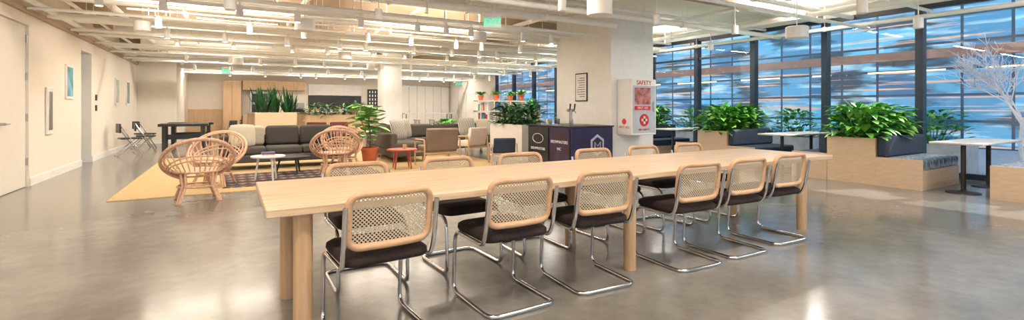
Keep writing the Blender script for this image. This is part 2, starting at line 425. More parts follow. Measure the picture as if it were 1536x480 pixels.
# ------------------------------------------------------------ rattan chairs
def rattan_chair():
    c = thing('rattan_chair', 'round-backed rattan armchair with fan spokes', 'chair', group='rattan chairs in the lounge')
    N = 28
    MB().tube([(.27*math.cos(2*math.pi*k/N), .27*math.sin(2*math.pi*k/N), .40) for k in range(N)], .016, 8, True).obj('seat_ring', RATTAN, c)
    MB().lathe([(.26, .39), (.27, .40), (.25, .415), (.01, .40)], 28).obj('seat', WRAT, c)
    tl = math.radians(52); cy, cz, rr = -.13, .56, .42
    def hoop(a, r=rr): return (r*math.cos(a), cy-r*math.sin(a)*math.cos(tl), cz+r*math.sin(a)*math.sin(tl)*.86)
    a0 = math.radians(-62); a1 = math.radians(242)
    hp = [hoop(a0+(a1-a0)*k/36) for k in range(37)]
    m = MB().tube(hp, .022, 8).tube([(x*.95, y+.012, z) for x, y, z in [hoop(a0+(a1-a0)*k/36, .395) for k in range(37)]], .012, 8)
    for s in (1, -1):
        p = hp[0] if s == 1 else hp[-1]
        m.tube([p, (s*.22, .19, .46), (s*.2, .20, .40)], .016, 8)
    m.obj('back_hoop', RATTAN, c)
    m = MB()
    for k in range(19):
        f = k/18; ah = math.radians(-28+236*f)
        b3 = math.radians(-(-14+208*f))
        s = (.265*math.cos(b3), .265*math.sin(b3), .40); h = hoop(ah)
        mid = ((s[0]+h[0])/2*1.02, (s[1]+h[1])/2-.03*math.sin(ah), (s[2]+h[2])/2-.03)
        m.tube([s, mid, h], .008, 6)
    for q in (.42, .55):
        arc = []
        for k in range(25):
            f = k/24; ah = math.radians(-28+236*f); b3 = math.radians(-(-14+208*f))
            s = Vector((.265*math.cos(b3), .265*math.sin(b3), .40)); h = Vector(hoop(ah))
            arc.append(s.lerp(h, q)+Vector((0, -.012, -.02)))
        m.tube(arc, .011, 6)
    m.obj('back_spokes', RATTAN, c)
    for k, a in enumerate((45, 135, 225, 315)):
        ca, sa = math.cos(math.radians(a)), math.sin(math.radians(a)); m = MB()
        for o in (-.035, .035):
            m.tube([(.255*ca-o*sa, .255*sa+o*ca, .40), (.23*ca-o*.6*sa, .23*sa+o*.6*ca, .22), (.33*ca-o*.5*sa, .33*sa+o*.5*ca, .0)], .016, 8)
        m.obj('leg', RATTAN, c)
    MB().tube([(.235*math.cos(2*math.pi*k/24), .235*math.sin(2*math.pi*k/24), .2) for k in range(24)], .012, 8, True).obj('stretcher', RATTAN, c)
    MB().tube([(.215*math.cos(2*math.pi*k/24), .215*math.sin(2*math.pi*k/24), .34) for k in range(24)], .010, 8, True).obj('stretcher', RATTAN, c)
    return c
r0 = rattan_chair(); r0.location = (-.38, 7.78, 0); r0.rotation_euler = (0, 0, math.radians(8))
copy_thing(r0, (-.22, 9.0, ZR), 160, 'round-backed rattan armchair on the jute rug facing its twin')
copy_thing(r0, (1.68, 9.35, ZR+.008), -5, 'round-backed rattan armchair at the edge of the patterned rug')
copy_thing(r0, (2.05, 10.3, ZR), 190, 'round-backed rattan armchair beside the fig plant')

# ------------------------------------------------------------ sofas
def sofa(name, label, loc, rz, W, D, fab, n, backfab=None, H=.78):
    s = thing(name, label, 'sofa', loc, rz)
    bx('base', fab, s, -W/2, -D/2, .14, W/2, D/2, .30, .03)
    bx('back_frame', fab, s, -W/2, D/2-.2, .30, W/2, D/2, .66, .05, 3)
    for sg in (-1, 1):
        a, b2 = sorted((sg*W/2, sg*(W/2-.16)))
        bx('armrest', fab, s, a, -D/2, .30, b2, D/2-.2, .56, .05, 3)
    iw = (W-.32)/n
    for k in range(n):
        x0 = -W/2+.16+k*iw
        bx('seat_cushion', fab, s, x0+.005, -D/2-.01, .30, x0+iw-.005, D/2-.2, .45, .05, 4)
        o = bx('back_cushion', (backfab or [fab]*n)[k], s, x0+.01, D/2-.42, .45, x0+iw-.01, D/2-.2, H+.02, .07, 4)
        o.rotation_euler = (math.radians(-8), 0, 0)
    for sx in (-1, 1):
        for sy in (-1, 1):
            MB().cyl((sx*(W/2-.1), sy*(D/2-.1), 0), (sx*(W/2-.1), sy*(D/2-.1), .14), .018, .025, 10).obj('leg', BEECH, s)
    return s
sofa('grey_sofa', 'charcoal fabric three-seat sofa with one cream back cushion', (.98, 11.35, ZR), 0, 2.35, .95, GREY, 3, [CREAMF, GREY, GREY], .84)
sofa('taupe_sofa', 'long dark taupe fabric sofa with throw pillows', (4.85, 12.4, ZR), 0, 3.5, .95, TAUPE, 4)
s = thing('chaise_section', 'dark taupe low chaise beside the long sofa', 'sofa', (3.55, 11.15, ZR))
bx('base', TAUPE, s, -.42, -.55, .12, .42, .70, .3, .03); bx('seat_cushion', TAUPE, s, -.40, -.56, .3, .40, .70, .45, .05, 3)
bx('side_bolster', TAUPE, s, -.46, -.55, .3, -.28, .70, .66, .05, 3)
for sx in (-1, 1):
    for sy in (-.45, .6): MB().cyl((sx*.34, sy, 0), (sx*.34, sy, .12), .02, n=10).obj('leg', BEECH, s)

def pillow(label, mat, loc, rot, w=.48, grp='throw pillows on the sofas'):
    m = MB()
    for sg in (1, -1):
        m.sheet(lambda u, v: ((u-.5)*w*(1-.08*(2*v-1)**2), sg*.075*((1-abs(2*u-1)**2.6)*(1-abs(2*v-1)**2.6))**.6, (v-.5)*w*(1-.08*(2*u-1)**2)), 12, 12)
    o = m.obj('throw_pillow', mat, None, loc, tuple(math.radians(a) for a in rot), ang=80)
    return meta(o, label, 'pillow', grp)
pillow('white and black striped throw pillow on the taupe sofa', STRIPE, (3.85, 12.12, .73), (-18, 0, 12), .52)
pillow('white and black striped throw pillow leaning on the chaise', STRIPE, (3.6, 11.65, .72), (-18, 0, 30), .52)
pillow('cream throw pillow on the taupe sofa', CREAMF, (6.25, 12.12, .71), (-18, 0, -10))
pillow('striped throw pillow at the end of the taupe sofa', STRIPE, (5.7, 12.12, .73), (-18, 0, 0), .52)
pillow('cream throw pillow on the grey sofa', CREAMF, (.22, 11.05, .70), (-18, 0, 10), .46)

def lounge(name, label, loc, rz, fab, wood, w=.64, h=.78, sc_=1):
    c = thing(name, label, 'armchair', loc, rz); a = w/2
    o = bx('backrest', fab, c, -a, -.36, .34, a, -.26, h, .035, 3); o.rotation_euler = (math.radians(10), 0, 0)
    bx('seat', fab, c, -a+.01, -.3, .32, a-.01, .34, .44, .03, 3)
    for sg in (-1, 1):
        MB().tube(fillet([(sg*(a+.04), -.36, 0), (sg*(a+.04), -.33, .58), (sg*(a+.04), .34, .56), (sg*(a+.04), .36, 0)], .06, 4), .018, 8).obj('side_frame', wood, c)
    bx('seat_rail', wood, c, -a-.04, -.30, .27, a+.04, -.26, .31); bx('seat_rail', wood, c, -a-.04, .26, .27, a+.04, .30, .31)
    c.scale = (sc_,)*3
    return c
lounge('lounge_chair', 'brown leather lounge chair with wooden arms', (3.86, 9.7, ZR), -3, BROWNF, BEECH, .7, .82)
lounge('lounge_chair', 'striped woven lounge chair beside the taupe sofa', (5.0, 10.6, ZR), 25, STRIPE2, BEECH)
lounge('lounge_chair', 'small navy lounge chair near the beverage cooler', (5.2, 9.2, ZR), -20, NAVY, BEECH, .6, .74, .8)

def round_table(name, label, loc, r, h, top, leg, n=4, spl=.75):
    c = thing(name, label, 'table', loc)
    MB().lathe([(r-.01, h-.03), (r, h-.02), (r, h-.006), (r-.006, h)], 36).obj('tabletop', top, c)
    for k in range(n):
        a = 2*math.pi*(k+.4)/n
        MB().cyl((r*.55*math.cos(a), r*.55*math.sin(a), h-.03), (r*spl*math.cos(a), r*spl*math.sin(a), 0), .02, .014, 10).obj('leg', leg, c)
    return c
round_table('side_table', 'round red lacquered side table on the jute rug', (3.05, 9.6, ZR), .31, .40, RED, RED)
round_table('coffee_table', 'small round white coffee table with thin legs', (.56, 9.15, ZR+.008), .27, .42, WHITE, WHITE, 3)
round_table('coffee_table', 'dark low round coffee table by the grey sofa', (1.0, 9.95, ZR+.008), .34, .32, BLACK, BLACK, 3)
mg = thing('mug', 'small brown mug on the red side table', 'cup', (3.1, 9.6, ZR+.40))
MB().lathe([(.03, 0), (.038, .01), (.038, .09), (.033, .09), (.03, .012), (.005, .012)], 16).obj('cup_body', BOOKC[2], mg)
MB().tube([(.036, 0, .07), (.06, 0, .065), (.06, 0, .035), (.036, 0, .03)], .005, 6).obj('handle', BOOKC[2], mg)
for k in range(3):
    meta(bx('book', [BOOKC[3], BOOKC[0], BOOKC[1]][k], None, .46, 9.07, .439+.02*k, .66, 9.22, .457+.02*k, .002), 'magazine stacked on the white coffee table', 'book', 'magazines on the coffee table')

# ------------------------------------------------------------ plants
def bush(name, label, loc, n, sx, sy, h, L, W, mats, up=.5, droop=.5, cat='plant', grp=None):
    m = MB()
    for i in range(n):
        a = R.uniform(0, 2*math.pi); q = math.sqrt(R.random()); z = h*R.uniform(.05, 1)
        f = math.sqrt(max(0, 1-(z/h)**2*.6))
        p = Vector((sx*q*f*math.cos(a), sy*q*f*math.sin(a), z))
        d = Vector((math.cos(a)*(.4+q), math.sin(a)*(.4+q), up+R.uniform(-.3, .6)))
        m.mat(R.randrange(len(mats)))
        m.leaf(p, d, L*R.uniform(.7, 1.2), W*R.uniform(.8, 1.2), droop*R.uniform(.5, 1.3))
        if i % 5 == 0: m.mat(0); m.cyl((p.x*.4, p.y*.4, 0), tuple(p), .006, .004, 5)
    return meta(m.obj(name, mats, None, loc, ang=180), label, cat, grp)
def planter(label, x0, y0, x1, y1, h, mat=PLY):
    c = thing('planter_box', label, 'planter', ((x0+x1)/2, (y0+y1)/2, 0)); a, b2 = (x1-x0)/2, (y1-y0)/2; t = .025
    m = MB().box(-a, -b2, 0, a, -b2+t, h).box(-a, b2-t, 0, a, b2, h).box(-a, -b2+t, 0, -a+t, b2-t, h).box(a-t, -b2+t, 0, a, b2-t, h)
    m.box(-a+t, -b2+t, 0, a-t, b2-t, .05)
    m.obj('planter_body', mat, c)
    MB().box(-a+t, -b2+t, .05, a-t, b2-t, h-.05).obj('soil', SOIL, c)
    return c
G = [LEAF1, LEAF2, LEAF2, LEAF1]
for i, y0 in enumerate((3.65, 6.33, 9.01, 11.69)):
    planter('plywood planter box full of leafy greenery by the windows', 8.98, y0, 10.4, y0+.72, .76)
    for x in (9.27, 9.7, 10.12):
        bush('leafy_plant', 'bushy broad-leaved green plant in the plywood planter', (x, y0+.36, .70), 270, .34, .46, .56, .26, .115, G, up=.7, droop=.6, grp='window planter greenery')
# shrubs added outside the glass in place of the indoor planters' reflections
for y0 in (3.4, 6.2, 9.2):
    o = planter('grey concrete planter outside, stand-in for a reflected window planter', 12.1, y0, 12.7, y0+1.3, .55, ASPH)
    o.location.z = -.02
    bush('reflection_shrub', 'green shrub outside the glass, stand-in for reflected planter greenery', (12.4, y0+.65, .48), 220, .3, .62, .7, .22, .09, G, up=.7, grp='stand-in shrubs for planter reflections')

# ------------------------------------------------------------ window benches & tables
def bench(label, y0, y1, backside):
    c = thing('window_bench', label, 'bench', (9.7, (y0+y1)/2, 0)); hy = (y1-y0)/2
    bx('bench_base', PLY, c, -.70, -hy, 0, .70, hy, .30)
    bx('side_panel', PLY, c, -.73, -hy, .0, -.70, hy, .46)
    bx('seat_cushion', BLUEW if y0 < 3.1 else NAVY, c, -.69, -hy-.0, .30, .7, hy, .46, .03, 3)
    if backside > 0: bx('back_cushion', NAVY, c, -.69, hy-.16, .46, .7, hy-.01, .80, .04, 3)
    else: bx('back_cushion', NAVY, c, -.69, -hy+.01, .46, .7, -hy+.16, .80, .04, 3)
    return c
def cafe_table(y0, y1):
    c = thing('cafe_table', 'pale rectangular cafe table on two black pedestals', 'table', (9.85, (y0+y1)/2, 0), group='cafe tables by the windows')
    hy = (y1-y0)/2
    bx('tabletop', TABLEW, c, -.88, -hy, .72, .88, hy, .75, .008)
    for x in (-.55, .5):
        MB().lathe([(.20, 0), (.20, .012), (.05, .03), (.03, .05), (.03, .70), (.11, .71), (.11, .72)], 24).obj('pedestal', BLACK, c, (x, 0, 0))
    return c
for k in range(4):
    o = 2.68*k
    bench('navy cushioned plywood bench beside the planter', 3.03+o, 3.645+o, 1)
    if k < 3: bench('navy cushioned plywood bench backing onto the planter', 4.375+o, 4.97+o, -1)
    cafe_table(2.36+o, 2.96+o)
bench('low plywood bench with cushioned seat by the windows', 1.67, 2.29, -1)

# ------------------------------------------------------------ snake plant planter, divider planters
planter('tall yellow plywood planter with snake plants', .62, 15.4, 1.7, 16.0, 1.12)
def snake(loc, n, sx, sy, h, label, mats=(LEAF3, LEAF1)):
    m = MB()
    for i in range(n):
        x, y = R.uniform(-sx, sx), R.uniform(-sy, sy); m.mat(R.randrange(2))
        m.leaf((x, y, 0), (x*1.3+R.uniform(-.4, .4), y+R.uniform(-.3, .3), 1), h*R.uniform(.5, 1.15), .085, .0)
    return meta(m.obj('snake_plant', list(mats), None, loc, ang=180), label, 'plant', 'snake plants in planters')
for x in (.80, 1.16, 1.52): snake((x, 15.7, 1.07), 26, .13, .2, .78, 'upright sword-leaved snake plant in the tall planter', (LEAF3, LEAF3))
planter('long low wooden planter dividing the cafe area', 2.3, 18.0, 4.3, 18.5, 1.0, WOODP)
for x in (2.55, 3.05, 3.55, 4.05): bush('leafy_plant', 'dark green leafy plant in the divider planter', (x, 18.25, .95), 60, .24, .25, .44, .30, .08, [LEAF3, LEAF1], grp='divider greenery')
planter('cream planter box holding dark leafy plants', 5.95, 9.6, 6.75, 11.2, .85, SHELFW)
for y in (9.85, 10.4, 10.95): bush('leafy_plant', 'dense dark green plant in the cream planter box', (6.35, y, .80), 170, .36, .28, .50, .26, .085, [LEAF3, LEAF3, LEAF1], grp='planter greenery beside the column')
f = thing('potted_fig', 'broad-leaved fig plant in a terracotta pot', 'plant', (2.70, 10.85, ZR))
MB().lathe([(.12, 0), (.14, .02), (.185, .30), (.20, .30), (.20, .36), (.175, .36), (.17, .32), (.01, .32)], 28).obj('pot', TERRA, f)
MB().tube([(0, 0, .28), (.02, .01, .6), (-.02, 0, .95), (.01, 0, 1.2)], .014, 8).tube([(0, 0, .5), (-.12, .03, .8), (-.2, 0, 1.0)], .01, 8).obj('trunk', BARK, f)
m = MB()
for i in range(85):
    a = R.uniform(0, 6.28); z = R.uniform(.5, 1.32); rr = R.uniform(.02, .26)
    p = (rr*math.cos(a)-.08, rr*math.sin(a), z); m.mat(R.randrange(2)); m.leaf(p, (math.cos(a), math.sin(a), R.uniform(-.1, .8)), R.uniform(.22, .34), .2, .3)
m.obj('foliage', [LEAFR, LEAF2], f, ang=180)

# ------------------------------------------------------------ bookshelf
b = thing('bookshelf', 'white open bookshelf with books and plants', 'shelf', (8.1, 14.5, 0))
m = MB()
for x in (-.95, -.32, .32, .95): m.box(x-.015, -.17, 0, x+.015, .17, 1.5)
for z in (.05, .42, .79, 1.14, 1.49): m.box(-.965, -.17, z-.015, .965, .17, z+.015)
m.obj('shelf_frame', SHELFW, b)
for row, z in enumerate((.435, .805, 1.155)):
    for cx in (-.63, 0, .63):
        x = cx-.27
        for k in range(R.randint(5, 8)):
            w_ = R.uniform(.025, .055); h_ = R.uniform(.2, .29)
            meta(bx('book', R.choice(BOOKC), None, 8.1+x, 14.36, z, 8.1+x+w_, 14.56, z+h_), 'hardback book standing on the white shelf', 'book', 'books on the white shelf')
            x += w_+.004
def pot_plant(loc, s=1, mats=(LEAF1, LEAF2), label='small leafy plant in a terracotta pot', pot=TERRA, n=36, up=.6):
    c = thing('potted_plant', label, 'plant', loc, group='small potted plants')
    MB().lathe([(.07*s, 0), (.1*s, .15*s), (.11*s, .15*s), (.11*s, .18*s), (.09*s, .18*s), (.01, .16*s)], 20).obj('pot', pot, c)
    m = MB()
    for i in range(n):
        a = R.uniform(0, 6.28); m.mat(R.randrange(2))
        m.leaf((0, 0, .16*s), (math.cos(a), math.sin(a), up+R.uniform(0, 1.5)), R.uniform(.24, .42)*s, .075*s, .5)
    m.obj('foliage', list(mats), c, ang=180)
    return c
for x, s in ((7.35, 1), (7.95, 1.1), (8.5, 1), (8.95, 1.2)): pot_plant((x, 14.5, 1.505), s)
for y in (16.2, 17.2, 18.2):
    planter('wooden planter by the far windows', 10.3, y, 10.9, y+.7, 1.15, WOODP)
    bush('leafy_plant', 'leafy green plant by the far windows', (10.6, y+.35, 1.1), 80, .26, .3, .5, .28, .09, [LEAF1, LEAF2], grp='far window greenery')
for x, y in ((9.0, 18.5), (8.2, 19.5), (6.3, 15.2)): pot_plant((x, y, 0), 2.4, label='tall leafy plant in a floor pot', n=50, up=1.2)
d = thing('desk', 'pale desk by the bookshelf', 'table', (7.4, 13.3, 0))
bx('desktop', OAK, d, -.6, -.3, .71, .6, .3, .74)
for sx in (-.55, .55):
    for sy in (-.25, .25): MB().cyl((sx, sy, 0), (sx, sy, .71), .02, n=8).obj('leg', BLACK, d)
def office(loc, rz):
    c = thing('office_chair', 'black office chair with curved shell', 'chair', loc, rz, 'dark chairs at desks')
    MB().sheet(lambda u, v: ((u-.5)*.5, -.22-.1*v*v+.5*(u-.5)**2*.5, .45+v*.45), 10, 6).obj('backrest', BLACK, c)
    bx('seat', BLACK, c, -.24, -.23, .42, .24, .22, .47, .02)
    MB().cyl((0, 0, .1), (0, 0, .42), .025).obj('post', BLACK, c)
    m = MB()
    for k in range(5): a = 2*math.pi*k/5; m.cyl((0, 0, .1), (.26*math.cos(a), .26*math.sin(a), .018), .018, n=8)
    m.obj('base', BLACK, c); return c
o = office((7.0, 12.5, 0), 0); copy_thing(o, (7.75, 12.45, 0), 10)

# ------------------------------------------------------------ beverage cooler
c = thing('beverage_cooler', 'dark wrapped draft beverage cooler with tap tower', 'cooler', (6.28, 8.15, 0))
bx('cooler_body', PURPLE, c, -.54, -.72, .05, .54, .85, .86, .01)
bx('cooler_top', BLACK, c, -.56, -.74, .86, .56, .87, .89, .005)
bx('door', MAROON, c, -.56, -.68, .08, -.54, -.02, .84); bx('door', BLACK, c, -.56, .04, .08, -.54, .8, .84)
MB().cyl((0, 0, .89), (0, 0, 1.22), .035, n=16).cyl((-.09, 0, 1.2), (.09, 0, 1.2), .03).cyl((-.06, -.03, 1.2), (-.06, -.1, 1.15), .012, n=8).cyl((.06, -.03, 1.2), (.06, -.1, 1.15), .012, n=8).obj('tap_tower', STEEL, c)
MB().box(-.2, -.25, .89, .2, .0, .905).obj('drip_tray', STEEL, c)
for x in (-.06, .06): MB().cyl((x, -.05, 1.2), (x, -.07, 1.34), .012, .018).obj('tap_handle', BLACK, c)
for x in (-.45, .45):
    for y in (-.6, .75): MB().cyl((x, y, 0), (x, y, .05), .03).obj('foot', BLACK, c)
rx = (math.radians(90), 0, math.radians(-90))
text_mesh('BREWMASTERS', .085, PAPER, c, (-.565, -.35, .56), rx); text_mesh('INC', .08, PAPER, c, (-.565, -.35, .42), rx)
MB().tube([(-.565, .42+.2*math.cos(a*math.pi/12), .6+.10*math.sin(a*math.pi/12)) for a in range(24)], .006, 6, True).obj('emblem', PAPER, c)
text_mesh('BREWMASTERS', .08, PAPER, c, (-.565, .42, .38), rx)
hx = [(.12+.20*math.cos(math.pi/6+k*math.pi/3), -.725, .5+.22*math.sin(math.pi/6+k*math.pi/3)) for k in range(6)]
GREYP = M('emblem_grey', (.45, .45, .55), .6)
MB().add(hx, [tuple(range(6))]).obj('emblem', GREYP, c)
hx2 = [(.12+(x-.12)*.75, -.729, .5+(z-.5)*.75) for x, y, z in hx]
MB().add(hx2, [tuple(range(6))]).obj('emblem', PURPLE, c)
MB().tube([(.05, -.732, .42), (.05, -.732, .56), (.12, -.732, .48), (.19, -.732, .56), (.19, -.732, .42)], .012, 6).obj('emblem', GREYP, c)
for k, (x, y) in enumerate(((6.0, 8.5), (6.1, 8.75), (6.35, 8.7), (6.5, 8.4), (5.9, 7.65))):
    g = MB().lathe([(.03, 0), (.035, .01), (.038, .12), (.034, .12), (.03, .012), (.004, .012)], 16).obj('drinking_glass', PAPER if k % 2 else STEEL, None, (x, y, .89))
    meta(g, 'small cup standing on the beverage cooler', 'cup', 'cups on the cooler')

# ------------------------------------------------------------ safety cabinet on column
c = thing('safety_cabinet', 'white wall cabinet with red safety signage', 'cabinet', (7.4, 7.33, 1.27))
bx('cabinet_body', WHITE, c, -.36, -.2, -.58, .36, .208, .58, .012)
MB().add([(-.32, -.205, -.54), (.33, -.205, -.54), (.33, -.205, .44), (-.32, -.205, .44)], [(0, 1, 2, 3)]).obj('door', M('cabinet_door', (.52, .57, .62), .3), c)
bx('red_panel', M('red_panel_print', (.36, .05, .04), .4, var=.5, scale=9, c2=(.45, .2, .18)), c, -.27, -.212, .05, .18, -.206, .40)
bx('red_stripe', REDP, c, -.27, -.212, -.06, .18, -.206, .02)
fx = (math.radians(90), 0, 0)
text_mesh('SAFETY', .13, REDP, c, (0, -.206, .50), fx)
text_mesh('FIRST AID', .07, PAPER, c, (-.04, -.214, -.02), fx)
MB().tube([(0, -.208, -.27), (0, -.214, -.27)], .13, 28).obj('emblem_disc', REDP, c)
MB().box(-.08, -.218, -.295, .08, -.214, -.245).box(-.025, -.218, -.35, .025, -.214, -.19).obj('cross', PAPER, c)
text_mesh('FIRE SAFETY', .06, REDP, c, (0, -.208, -.47), fx)
text_mesh('FIRST AID', .07, REDP, c, (-.362, 0, -.42), rx)
MB().tube([(-.361, 0, -.3), (-.366, 0, -.3)], .06, 20).obj('emblem_disc', REDP, c)
MB().cyl((.27, -.22, -.1), (.27, -.22, .12), .012).obj('door_handle', STEEL, c)
m = MB().add([(8.12, 7.9, 1.95), (8.12, 8.4, 1.95), (8.5, 8.4, 2.2), (8.5, 7.9, 2.2), (8.12, 7.9, 2.05), (8.12, 8.4, 2.05), (8.5, 8.4, 2.25), (8.5, 7.9, 2.25)],
             [(0, 3, 2, 1), (4, 5, 6, 7), (0, 1, 5, 4), (1, 2, 6, 5), (2, 3, 7, 6), (3, 0, 4, 7)])
meta(m.obj('wall_shelf', WHITE), 'small angled white shelf on the column', 'shelf')
c = thing('framed_notice', 'framed paper notice hung on the white column', 'sign', (6.88, 8.52, 1.72))
bx('frame', BLACK, c, -.02, -.21, -.32, -.0, .21, .32)
bx('notice_sheet', PAPER, c, -.024, -.185, -.295, -.02, .185, .295)
for k in range(9):
    e = R.uniform(0, .12); bx('printed_line', INK, c, -.026, -.14, .2-k*.052, -.024, .14-e, .213-k*.052)

# ------------------------------------------------------------ left wall items
def picture(y, z, w_, h_, label, art, frame=WHITE):
    c = thing('framed_picture', label, 'picture', (XL, y, z))
    bx('frame', frame, c, 0, -w_/2, -h_/2, .03, w_/2, h_/2)
    bx('artwork', art, c, .03, -w_/2+.05, -h_/2+.05, .033, w_/2-.05, h_/2-.05)
ART = M('landscape_art', (.05, .22, .10), .6, var=.3, scale=3, c2=(.2, .45, .65))
picture(12.65, 1.77, .5, .68, 'white-framed green and blue artwork on the cream wall', ART)
picture(17.3, 1.72, .5, .75, 'framed print with pale artwork on the cream wall', M('pale_art', (.45, .5, .45), .6, var=.3, scale=3), WHITE)
picture(18.95, 1.72, .5, .75, 'framed print hanging further along the cream wall', M('dark_art', (.2, .25, .25), .6, var=.4, scale=3), WHITE)
c = thing('wall_handle_panel', 'tall white wall panel with rounded pull slot', 'panel', (XL, 11.42, 1.2))
bx('plate', WHITE, c, 0, -.16, -.42, .035, .16, .42, .03, 3); bx('slot', STEEL, c, .035, -.09, -.34, .045, .09, .34, .02, 3)
for y, z in ((14.9, 1.5), (14.9, 1.25)):
    meta(bx('wall_switch', BLACK, None, XL, y-.05, z-.07, XL+.02, y+.05, z+.07), 'small dark wall switch plate', 'switch', 'wall switches')
def fold(loc, rz):
    c = thing('folding_chair', 'black folding chair with chrome crossed legs', 'chair', loc, rz, 'black folding chairs')
    m = MB()
    for sx in (-.2, .2):
        m.cyl((sx, -.22, .8), (sx*.95, .25, 0), .012, n=8).cyl((sx*.9, .2, .45), (sx*.9, -.28, 0), .012, n=8)
    m.cyl((-.2, -.26, .03), (.2, -.26, .03), .010, n=8)
    m.obj('frame', CHROME, c)
    bx('seat', BLACK, c, -.2, -.2, .43, .2, .24, .47, .01); bx('backrest', BLACK, c, -.21, -.24, .60, .21, -.2, .84, .012)
    return c
o = fold((-2.3, 16.0, 0), -70); copy_thing(o, (-2.1, 17.1, 0), -80); copy_thing(o, (-2.3, 18.6, 0), -60); copy_thing(o, (-.1, 18.4, 0), 60); copy_thing(o, (.1, 19.2, 0), 90)
for x, y in ((-1.2, 17.6), (-1.1, 19.0)):
    d = thing('game_table', 'dark rectangular table on solid black legs', 'table', (x, y, 0))
    bx('tabletop', BLACK, d, -.62, -.38, .70, .62, .38, .78, .01)
    for sx in (-1, 1): bx('leg', BLACK, d, sx*.48-.05, -.3, 0, sx*.48+.05, .3, .70)
    bx('stretcher', BLACK, d, -.43, -.02, .3, .43, .02, .45)

# ------------------------------------------------------------ back wall kitchen
S(MB().box(-1.64, YB-.04, 0, -.3, YB, 1.2).obj('trim_3', WOODP))
def cabinet(x0, x1, y0, z0, z1, label, nd=2, mat=WOODP):
    c = thing('kitchen_cabinet', label, 'cabinet', ((x0+x1)/2, YB, z0)); w_ = x1-x0
    bx('cabinet_body', mat, c, -w_/2, y0-YB+.03, 0, w_/2, -.02, z1-z0)
    for k in range(nd):
        a = -w_/2+k*w_/nd
        dd = bx('door', mat, c, a+.01, y0-YB, .02, a+w_/nd-.01, y0-YB+.025, z1-z0-.02, .004)
        MB().cyl((w_/nd*.35, -.03, -.08), (w_/nd*.35, -.03, .08), .01, n=8).obj('handle', STEEL, dd)
    return c
cabinet(-.28, .45, 25.4, 0, 2.5, 'tall wooden pantry cabinet', 2)
cabinet(.5, 3.2, 25.5, 2.1, 2.55, 'wooden cabinets above the kitchen counter', 5)
cabinet(.5, 6.0, 25.3, 0, .88, 'wooden base cabinets along the kitchen wall', 8)
meta(bx('worktop', TABLEW, None, .48, 25.27, .88, 6.02, YB-.02, .92), 'pale stone kitchen worktop', 'worktop')
o = thing('wall_oven', 'stainless double oven in the kitchen', 'oven', (1.3, 25.6, .92))
bx('oven_body', STEEL, o, -.5, -.1, 0, .5, .38, 1.1)
for z in (.1, .6):
    dd = bx('oven_door', BLACK, o, -.42, -.12, z, .42, -.1, z+.4); MB().cyl((-.4, -.03, .22), (.4, -.03, .22), .012).obj('handle', STEEL, dd)
o = thing('menu_board', 'white backlit board above a black tiled bar', 'sign', (4.7, 25.94, 2.1))
bx('board', WHITE, o, -1.3, -.05, -.2, 1.3, .05, .35); bx('lower_panel', BLACK, o, -1.3, -.04, -.9, 1.3, .05, -.22)
c = thing('peg_board', 'black board with rows of white pegs', 'board', (6.9, 25.94, 1.7))
bx('board', BLACK, c, -.55, -.04, -.55, .55, .05, .55)
pg = bx('peg', PAPER, c, -.48, -.05, -.45, -.42, -.04, -.33)
child_copies(pg, [(-.45+i*.15, -.045, -.39+j*.2) for i in range(7) for j in range(5) if i or j])
c = thing('folding_partition', 'white folding partition panels along the back wall', 'partition', (9.55, 25.85, 0))
for k in range(6):
    x = -1.45+k*.48
    bx('panel', DOORM, c, x, -.05, .0, x+.47, .03, 2.45, .01)
    if k % 2: MB().cyl((x+.05, -.08, .95), (x+.05, -.08, 1.15), .01).obj('handle', STEEL, c)
bx('top_track', STEEL, c, -1.5, -.06, 2.45, 1.5, .04, 2.5)
c = thing('bar_counter', 'wood-fronted bar counter with pale top', 'counter', (3.2, 22.3, 0))
bx('counter_front', WOODP, c, -2.6, -.3, 0, 2.6, .3, 1.02); bx('counter_top', TABLEW, c, -2.65, -.36, 1.02, 2.65, .36, 1.07)
c = thing('coffee_machine', 'steel espresso machine on the bar counter', 'coffee machine', (2.4, 22.3, 1.07))
bx('machine_body', STEEL, c, -.35, -.2, .12, .35, .22, .42, .03); bx('base', BLACK, c, -.35, -.25, 0, .35, .22, .1, .01)
bx('back_panel', BLACK, c, -.33, .1, .1, .33, .2, .12)
for x in (-.15, .15): MB().cyl((x, -.2, .2), (x, -.36, .18), .014, n=8).obj('filter_handle', BLACK, c)
jc = [BOOKC[0], BOOKC[2], BOOKC[3], BOOKC[4], LEAF1]
for k in range(14):
    h = R.uniform(.16, .3); x = 3.0+k*.19; m = MB().lathe([(.045, 0), (.05, .01), (.05, h*.75), (.02, h*.88), (.02, h), (.005, h)], 14)
    meta(m.obj('jar', jc[k % 5], None, (x, 22.2+R.uniform(-.12, .12), 1.07)), 'coloured bottle or jar on the bar counter', 'jar', 'jars on the bar counter')
def stool(loc):
    c = thing('bar_stool', 'slim bar stool with round seat', 'stool', loc, 0, 'bar stools')
    MB().lathe([(.16, .70), (.17, .71), (.17, .735), (.15, .745)], 20).obj('seat', WOODP, c)
    for k in range(4):
        a = math.pi/4+k*math.pi/2; MB().cyl((.11*math.cos(a), .11*math.sin(a), .70), (.19*math.cos(a), .19*math.sin(a), 0), .012, n=8).obj('leg', BLACK, c)
    MB().tube([(.165*math.cos(k*math.pi/8), .165*math.sin(k*math.pi/8), .25) for k in range(16)], .008, 6, True).obj('footrest', BLACK, c)
    return c
s0 = stool((1.2, 21.6, 0))
for x in (2.0, 2.8, 3.6, 4.4, 5.2): copy_thing(s0, (x, 21.6, 0))
for x in (7.2, 7.9, 8.6): copy_thing(s0, (x, 20.5, 0))
c = thing('high_table', 'tall pale meeting table with black legs', 'table', (7.9, 21.1, 0))
bx('tabletop', TABLEW, c, -1.2, -.35, .98, 1.2, .35, 1.02)
